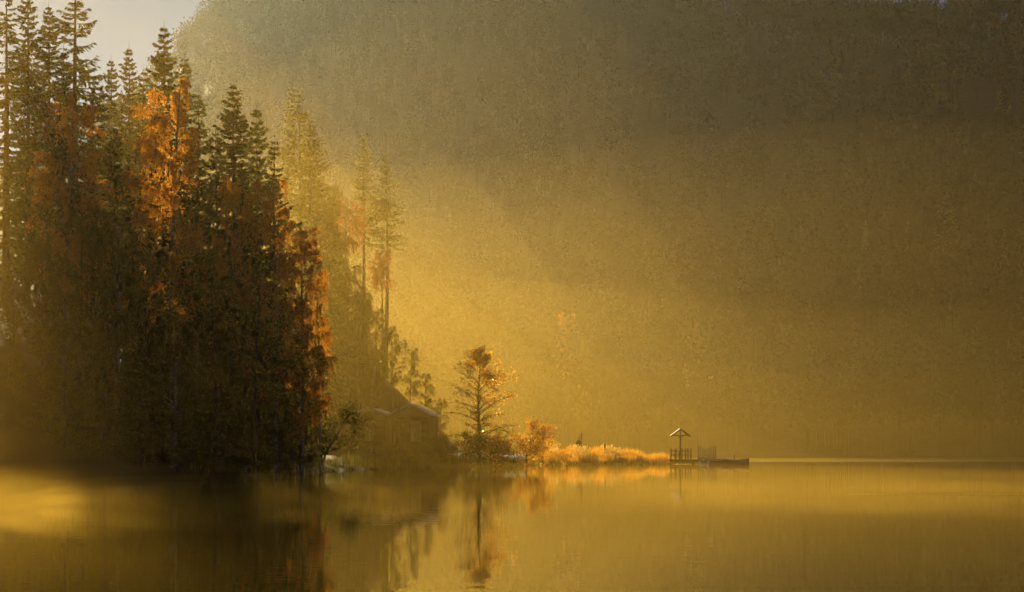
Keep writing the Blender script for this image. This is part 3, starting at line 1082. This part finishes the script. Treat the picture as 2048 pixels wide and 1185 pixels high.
# ------------------------------------------------------------------ the far valley side
def far_wood():
    r = np.random.default_rng(77)
    n = 2900
    y = 426 + (1500 - 426) * r.random(n) ** 1.5
    x = (r.uniform(-360, 1130, n)) / F_PX * y * 1.0 + r.normal(0, 4, n)
    x = np.where(r.random(n) < 0.25, r.uniform(-1100, -300, n) / F_PX * y, x)
    ye = r.uniform(650, 1350, 700)
    y = np.concatenate([y, ye])
    x = np.concatenate([x, r.uniform(-560, 120, 700) / F_PX * ye])
    ye = r.uniform(1050, 1560, 650)
    y = np.concatenate([y, ye])
    x = np.concatenate([x, r.uniform(-680, 60, 650) / F_PX * ye])
    # a closed line of trees along the crest
    cx = np.repeat(np.arange(150, 2160, 9.0), 2)
    cy_ = []
    Ys = np.arange(440, 2080, 6.0)
    for c in cx[::2]:
        X_ = (c - 1024) / F_PX * Ys
        e = (ground_np(np.stack([X_, Ys], 1)) - CAM_H) / Ys
        cy_.append(Ys[e.argmax()])
    cy_ = np.repeat(np.array(cy_), 2) + r.uniform(-45, 25, len(cx))
    x = np.concatenate([x, (cx - 1024) / F_PX * cy_ + r.normal(0, 1.5, len(cx))])
    y = np.concatenate([y, cy_])
    Pn = np.stack([x, y], 1)
    z = ground_np(Pn)
    ok = z > 0.3
    Pn, z, y = Pn[ok], z[ok], y[ok]
    n = len(z)
    H = r.uniform(11, 22, n) * (1 + 0.5 * sstep(y, 900, 1400))
    R = H * r.uniform(0.16, 0.26, n)
    kind = r.random(n)
    K = 190
    u = r.normal(0, 1, (n, K, 3))
    u /= np.linalg.norm(u, axis=2, keepdims=True)
    u *= (r.random((n, K, 1)) ** 0.33) * r.uniform(0.75, 1.1, (n, K, 1))
    conic = (kind < 0.22)[:, None]
    zrel = u[:, :, 2] * 0.5 + 0.5
    shrink = np.where(conic, 1.05 - zrel, 1.0)
    C = np.stack([Pn[:, 0, None] + u[:, :, 0] * R[:, None] * shrink, Pn[:, 1, None] + u[:, :, 1] * R[:, None] * shrink,
                  z[:, None] + H[:, None] * (0.32 + 0.68 * zrel)], 2).reshape(-1, 3)
    m = len(C)
    sz = (np.repeat(H, K) * 0.033) * r.uniform(0.6, 1.3, m)
    A = unit(r.normal(0, 1, (m, 3))) * sz[:, None]
    B = unit(np.cross(A, r.normal(0, 1, (m, 3)))) * (sz * 0.7)[:, None]
    g = Geo()
    g.leaves(C, A, B)
    # trunks: three-sided prisms
    th = np.array([0, 2.094, 4.189])
    ring = np.stack([np.cos(th), np.sin(th), np.zeros(3)], 1)
    base = np.column_stack([Pn, z - 0.3])
    top = np.column_stack([Pn, z + H * 0.8])
    V = np.stack([base[:, None] + ring[None] * 0.2, top[:, None] + ring[None] * 0.06], 1).reshape(-1, 3)
    i = np.arange(n)[:, None] * 6
    Q = np.vstack([i + np.array([[a, (a + 1) % 3, 3 + (a + 1) % 3, 3 + a]]) for a in range(3)])
    g.add(V, Q)
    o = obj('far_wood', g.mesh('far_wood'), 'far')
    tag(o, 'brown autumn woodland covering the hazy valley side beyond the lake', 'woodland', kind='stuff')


far_wood()


def far_place(x, y, h):
    for d in np.arange(426, 1500, 2.0):
        X, Y, Zt = px(x, y, d)
        if Zt - ground(X, Y) <= h:
            break
    return X, Y, Zt


BROAD = broad_mesh(71, 14, 4.0, 0.24, 7000, 0.05, 0.7, 0.25, 3, 0.15)
far_trees = [
    ('far_tree', 1140, 618, 24, BIR[1], 17.8, ('birch_bark', 'birch'), 1.1, 'tall thin yellow birch glowing through fog on the far shore'),
    ('far_tree', 1121, 668, 20, BIR[0], 17.8, ('birch_bark', 'birch'), 0.8, 'lower yellow birch close beside the tall thin far birch'),
    ('far_tree', 1163, 765, 15, BIR[2], 17.8, ('bark', 'yellow'), 0.9, 'small yellow green tree at the foot of the far birches'),
    ('far_tree', 1394, 640, 22, BROAD, 14.5, ('bark', 'amber'), 0.7, 'round topped tree dim in the fog above the sunshade'),
    ('far_spruce', 1895, 376, 20, SPR[2], 22.3, ('bark', 'needle_lit'), 1.2, 'yellowish spruce standing out alone on the foggy valley side'),
    ('far_spruce', 1876, 420, 12, SPR[1], 22.3, ('bark', 'needle_lit'), 1.2, 'small spruce tucked beside the yellowish far spruce'),
    ('far_spruce', 1816, 432, 11, SPR[1], 22.3, ('bark', 'needle_lit'), 1.0, 'tiny spruce tip between bare slope and the yellowish far spruce'),
    ('far_spruce', 1731, 438, 10, SPR[0], 22.3, ('bark', 'needle_lit'), 0.9, 'tiniest spruce tip, farthest from the yellowish far spruce'),
    ('far_spruce', 2008, 456, 13, SPR[0], 22.3, ('bark', 'needle_lit'), 1.0, 'small spruce tip near the border, below the yellowish far spruce'),
    ('far_tree', 1660, 92, 19, BROAD, 14.5, ('bark', 'yellow'), 1.0, 'wide olive yellow tree high on the dark valley side'),
    ('far_tree', 1858, 84, 20, BIR[2], 17.8, ('bark', 'yellow'), 1.6, 'olive green pointed tree behind the golden olive tree high on the slope'),
    ('far_tree', 1885, 120, 20, BROAD, 14.5, ('bark', 'yellow'), 0.9, 'golden olive tree below the pointed olive green tree'),
    ('far_tree', 1812, 118, 15, BIR[1], 17.8, ('bark', 'yellow'), 1.3, 'narrow olive tree between the two wide olive yellow trees'),
    ('far_tree', 2006, 172, 13, BROAD, 14.5, ('bark', 'yellow'), 0.8, 'small olive tree below the rust coloured oak'),
    ('far_tree', 2030, 40, 20, BROAD, 14.5, ('bark', 'rust'), 1.1, 'rust coloured oak high on the dark valley side'),
    ('far_tree', 1985, 34, 13, BROAD, 14.5, ('bark', 'rust'), 0.8, 'smaller rust coloured tree against the rust oak'),
]
for nm, x, y, h, me, bh, mats, w, lab in far_trees:
    X, Y, Zt = far_place(x, y, h)
    plant_tree(nm, lab, 'spruce' if 'spruce' in nm else 'tree', me, bh, X, Y, Zt, mats, None, None, w)


# ------------------------------------------------------------------ air: even haze, and the mist lying in the valley
def box_mesh(name, lo, hi):
    g = Geo()
    c = [(a + b) / 2 for a, b in zip(lo, hi)]
    g.box(c, [b - a for a, b in zip(lo, hi)])
    return g.mesh(name)


m, nt, out = new_mat('even haze')
pv = nt.nodes.new('ShaderNodeVolumePrincipled')
pv.inputs['Color'].default_value = (*HAZE_COLOR, 1)
pv.inputs['Density'].default_value = HAZE_DENSITY
pv.inputs['Anisotropy'].default_value = HAZE_ANISO
nt.links.new(pv.outputs[0], out.inputs['Volume'])
haze = obj('haze', box_mesh('haze', (-880, -200, -3.6), (1200, 2120, 400)), m)
tag(haze, 'pale morning haze filling the valley', 'haze', kind='stuff')


def mist_mat(density, pale=0.0, dim=1.0, g=ANISO):
    m, nt, out = new_mat('mist')
    pv = nt.nodes.new('ShaderNodeVolumePrincipled')
    pv.inputs['Color'].default_value = (*[dim * (a + (b - a) * pale) for a, b in zip(MIST_COLOR, MIST_PALE)], 1)  # golden light and distant dimness are set through the mist's colour
    pv.inputs['Density'].default_value = density
    pv.inputs['Anisotropy'].default_value = g
    nt.links.new(pv.outputs[0], out.inputs['Volume'])
    return m


def mist_layer(label, top, density, seed, y0=-60, x0=-300, ramp_y=90, wave=0.38, pale=0.0, dim=1.0, g=ANISO, x1=420, y1=800):
    """a bank of mist with an even density and an undulating top"""
    r = np.random.default_rng(seed)
    xs = np.linspace(x0 - 1.31 * seed, x1 + 0.37 * seed, 37)      # no two banks share a face
    ys = np.linspace(y0 + 0.23 * seed, y1 + 0.41 * seed, 44)
    XX, YY = np.meshgrid(xs, ys)
    zz = np.zeros_like(XX)
    for q in range(6):
        a, f = r.random(3) * 6.28, r.uniform(0.006, 0.028, 2)
        zz += np.sin(XX * f[0] + a[0]) * np.cos(YY * f[1] * 0.7 + a[1]) / 6
    top_z = top * (1 + wave * zz) * (0.2 + 0.8 * sstep(YY, y0, y0 + ramp_y)) * (1.0 if x1 > 400 else 0.04 + 0.96 * sstep(x1 - XX, 0, 34))
    n1, n2 = XX.shape
    Vt = np.column_stack([XX.ravel(), YY.ravel(), top_z.ravel()])
    Vb = np.column_stack([XX.ravel(), YY.ravel(), np.full(XX.size, 0.03 + 0.004 * seed)])
    N = len(Vt)
    Q = []
    for a in range(n1 - 1):
        for b in range(n2 - 1):
            q = (a * n2 + b, a * n2 + b + 1, (a + 1) * n2 + b + 1, (a + 1) * n2 + b)
            Q.append(q)
            Q.append(tuple(N + v for v in reversed(q)))
    ring = [b for b in range(n2)] + [a * n2 + n2 - 1 for a in range(1, n1)] + [(n1 - 1) * n2 + b for b in range(n2 - 2, -1, -1)] + [a * n2 for a in range(n1 - 2, 0, -1)]
    for a, b in zip(ring, ring[1:] + ring[:1]):
        Q.append((a, N + a, N + b, b))
    o = obj('mist', mesh_np('mist', np.vstack([Vt, Vb]), [np.array(Q)]), mist_mat(density * MIST_SCALE, pale, dim, g))
    return tag(o, label, 'mist', kind='stuff')


def mist_puff(c, r3, density, label, seed=0, rz=0.0, pale=0.0):
    """a drifting patch of mist: a lumpy closed ellipsoid of even density"""
    r = np.random.default_rng(seed)
    bm = bmesh.new()
    bmesh.ops.create_icosphere(bm, subdivisions=4, radius=1.0)
    ph = r.random((4, 3)) * 6.28
    for v in bm.verts:
        d = v.co.copy()
        f = 1.0
        for q in range(4):
            f += 0.10 * math.sin(d.x * (2 + q) + ph[q, 0]) * math.sin(d.y * (2 + q) + ph[q, 1]) * math.cos(d.z * (1 + q) + ph[q, 2])
        v.co = Vector((d.x * r3[0] * f, d.y * r3[1] * f, max(d.z * r3[2] * f, 0.02 - c[2] + seed * 0.0007)))
    me = bpy.data.meshes.new('mist')
    bm.to_mesh(me)
    bm.free()
    o = obj('mist', me, mist_mat(density, pale))
    o.location = c
    o.rotation_euler.z = rz
    return tag(o, label, 'mist', kind='stuff')


mist_layer('thin golden mist over the whole lake', 36, 0.0006, 1)
mist_layer('golden mist hanging before the dark wood', 26, 0.0034, 2, 25, -90, 50, 0.38, 0.2, 1.0, 0.55, 12, 150)
for k, top in enumerate((20, 32, 46, 62)):
    mist_layer('golden mist banked up against the far valley side', top, 0.00520 - 0.00105 * k, 4 + k, 205 + 14 * ((k * 3) % 7), -300, 200 + 20 * k, 0.45, 0.2 * k, 0.25, 0.5)
mist_layer('low golden mist lying on the far water', 0.30, 0.0030 / MIST_SCALE, 3, 262, -60, 60, 0.5, 1.0)
mist_layer('low golden mist lying on the near water', 0.55, 0.0014 / MIST_SCALE, 9, 10, -60, 25, 0.9, 0.3, 1.0, ANISO, 40, 84)
mist_layer('upper part of the sunlit mist beyond the point', 36, 0.0009, 13, 158, -120, 150, 0.7, 0.8)
mist_layer('soft crest of the sunlit mist beyond the point', 58, 0.0010, 14, 190, -120, 190, 0.7, 0.9)
mist_puff((-19, 178, 8), (25, 62, 20), 0.00028, 'mist glowing in the sunbeam beside the wooded spur', 1, 0.1, 0.85)
mist_puff((-14, 195, 10), (34, 80, 27), 0.00016, 'wider glow of mist around the wooded spur', 2, 0.15, 0.85)
pr = random.Random(5)
# patches of mist curling off the water: x in the photo, distance, radii, density
for k, (xp, d, rx, ry, rz_, den) in enumerate([
        (-40, 44, 2.4, 6, 0.5, 0.002), (90, 42, 2.6, 7, 0.42, 0.003), (230, 37, 2.2, 6, 0.34, 0.007), (400, 40, 2.8, 7, 0.36, 0.010),
        (580, 43, 3.0, 7, 0.36, 0.010), (760, 50, 3.5, 8, 0.36, 0.004), (430, 56, 4.0, 7, 0.4, 0.010),
        (1200, 50, 5, 8, 0.3, 0.0025), (1650, 53, 6, 8, 0.35, 0.003), (1950, 46, 4.5, 6, 0.3, 0.0025), (20, 71, 2.8, 5, 2.0, 0.003), (240, 78, 2.2, 4, 1.4, 0.003)]):
    mist_puff(((xp - 1024) / F_PX * d, d, 0.12), (rx, ry, rz_), den, 'patch of golden mist curling low over the water', 11 + k, pr.uniform(-0.3, 0.3), 0.5)
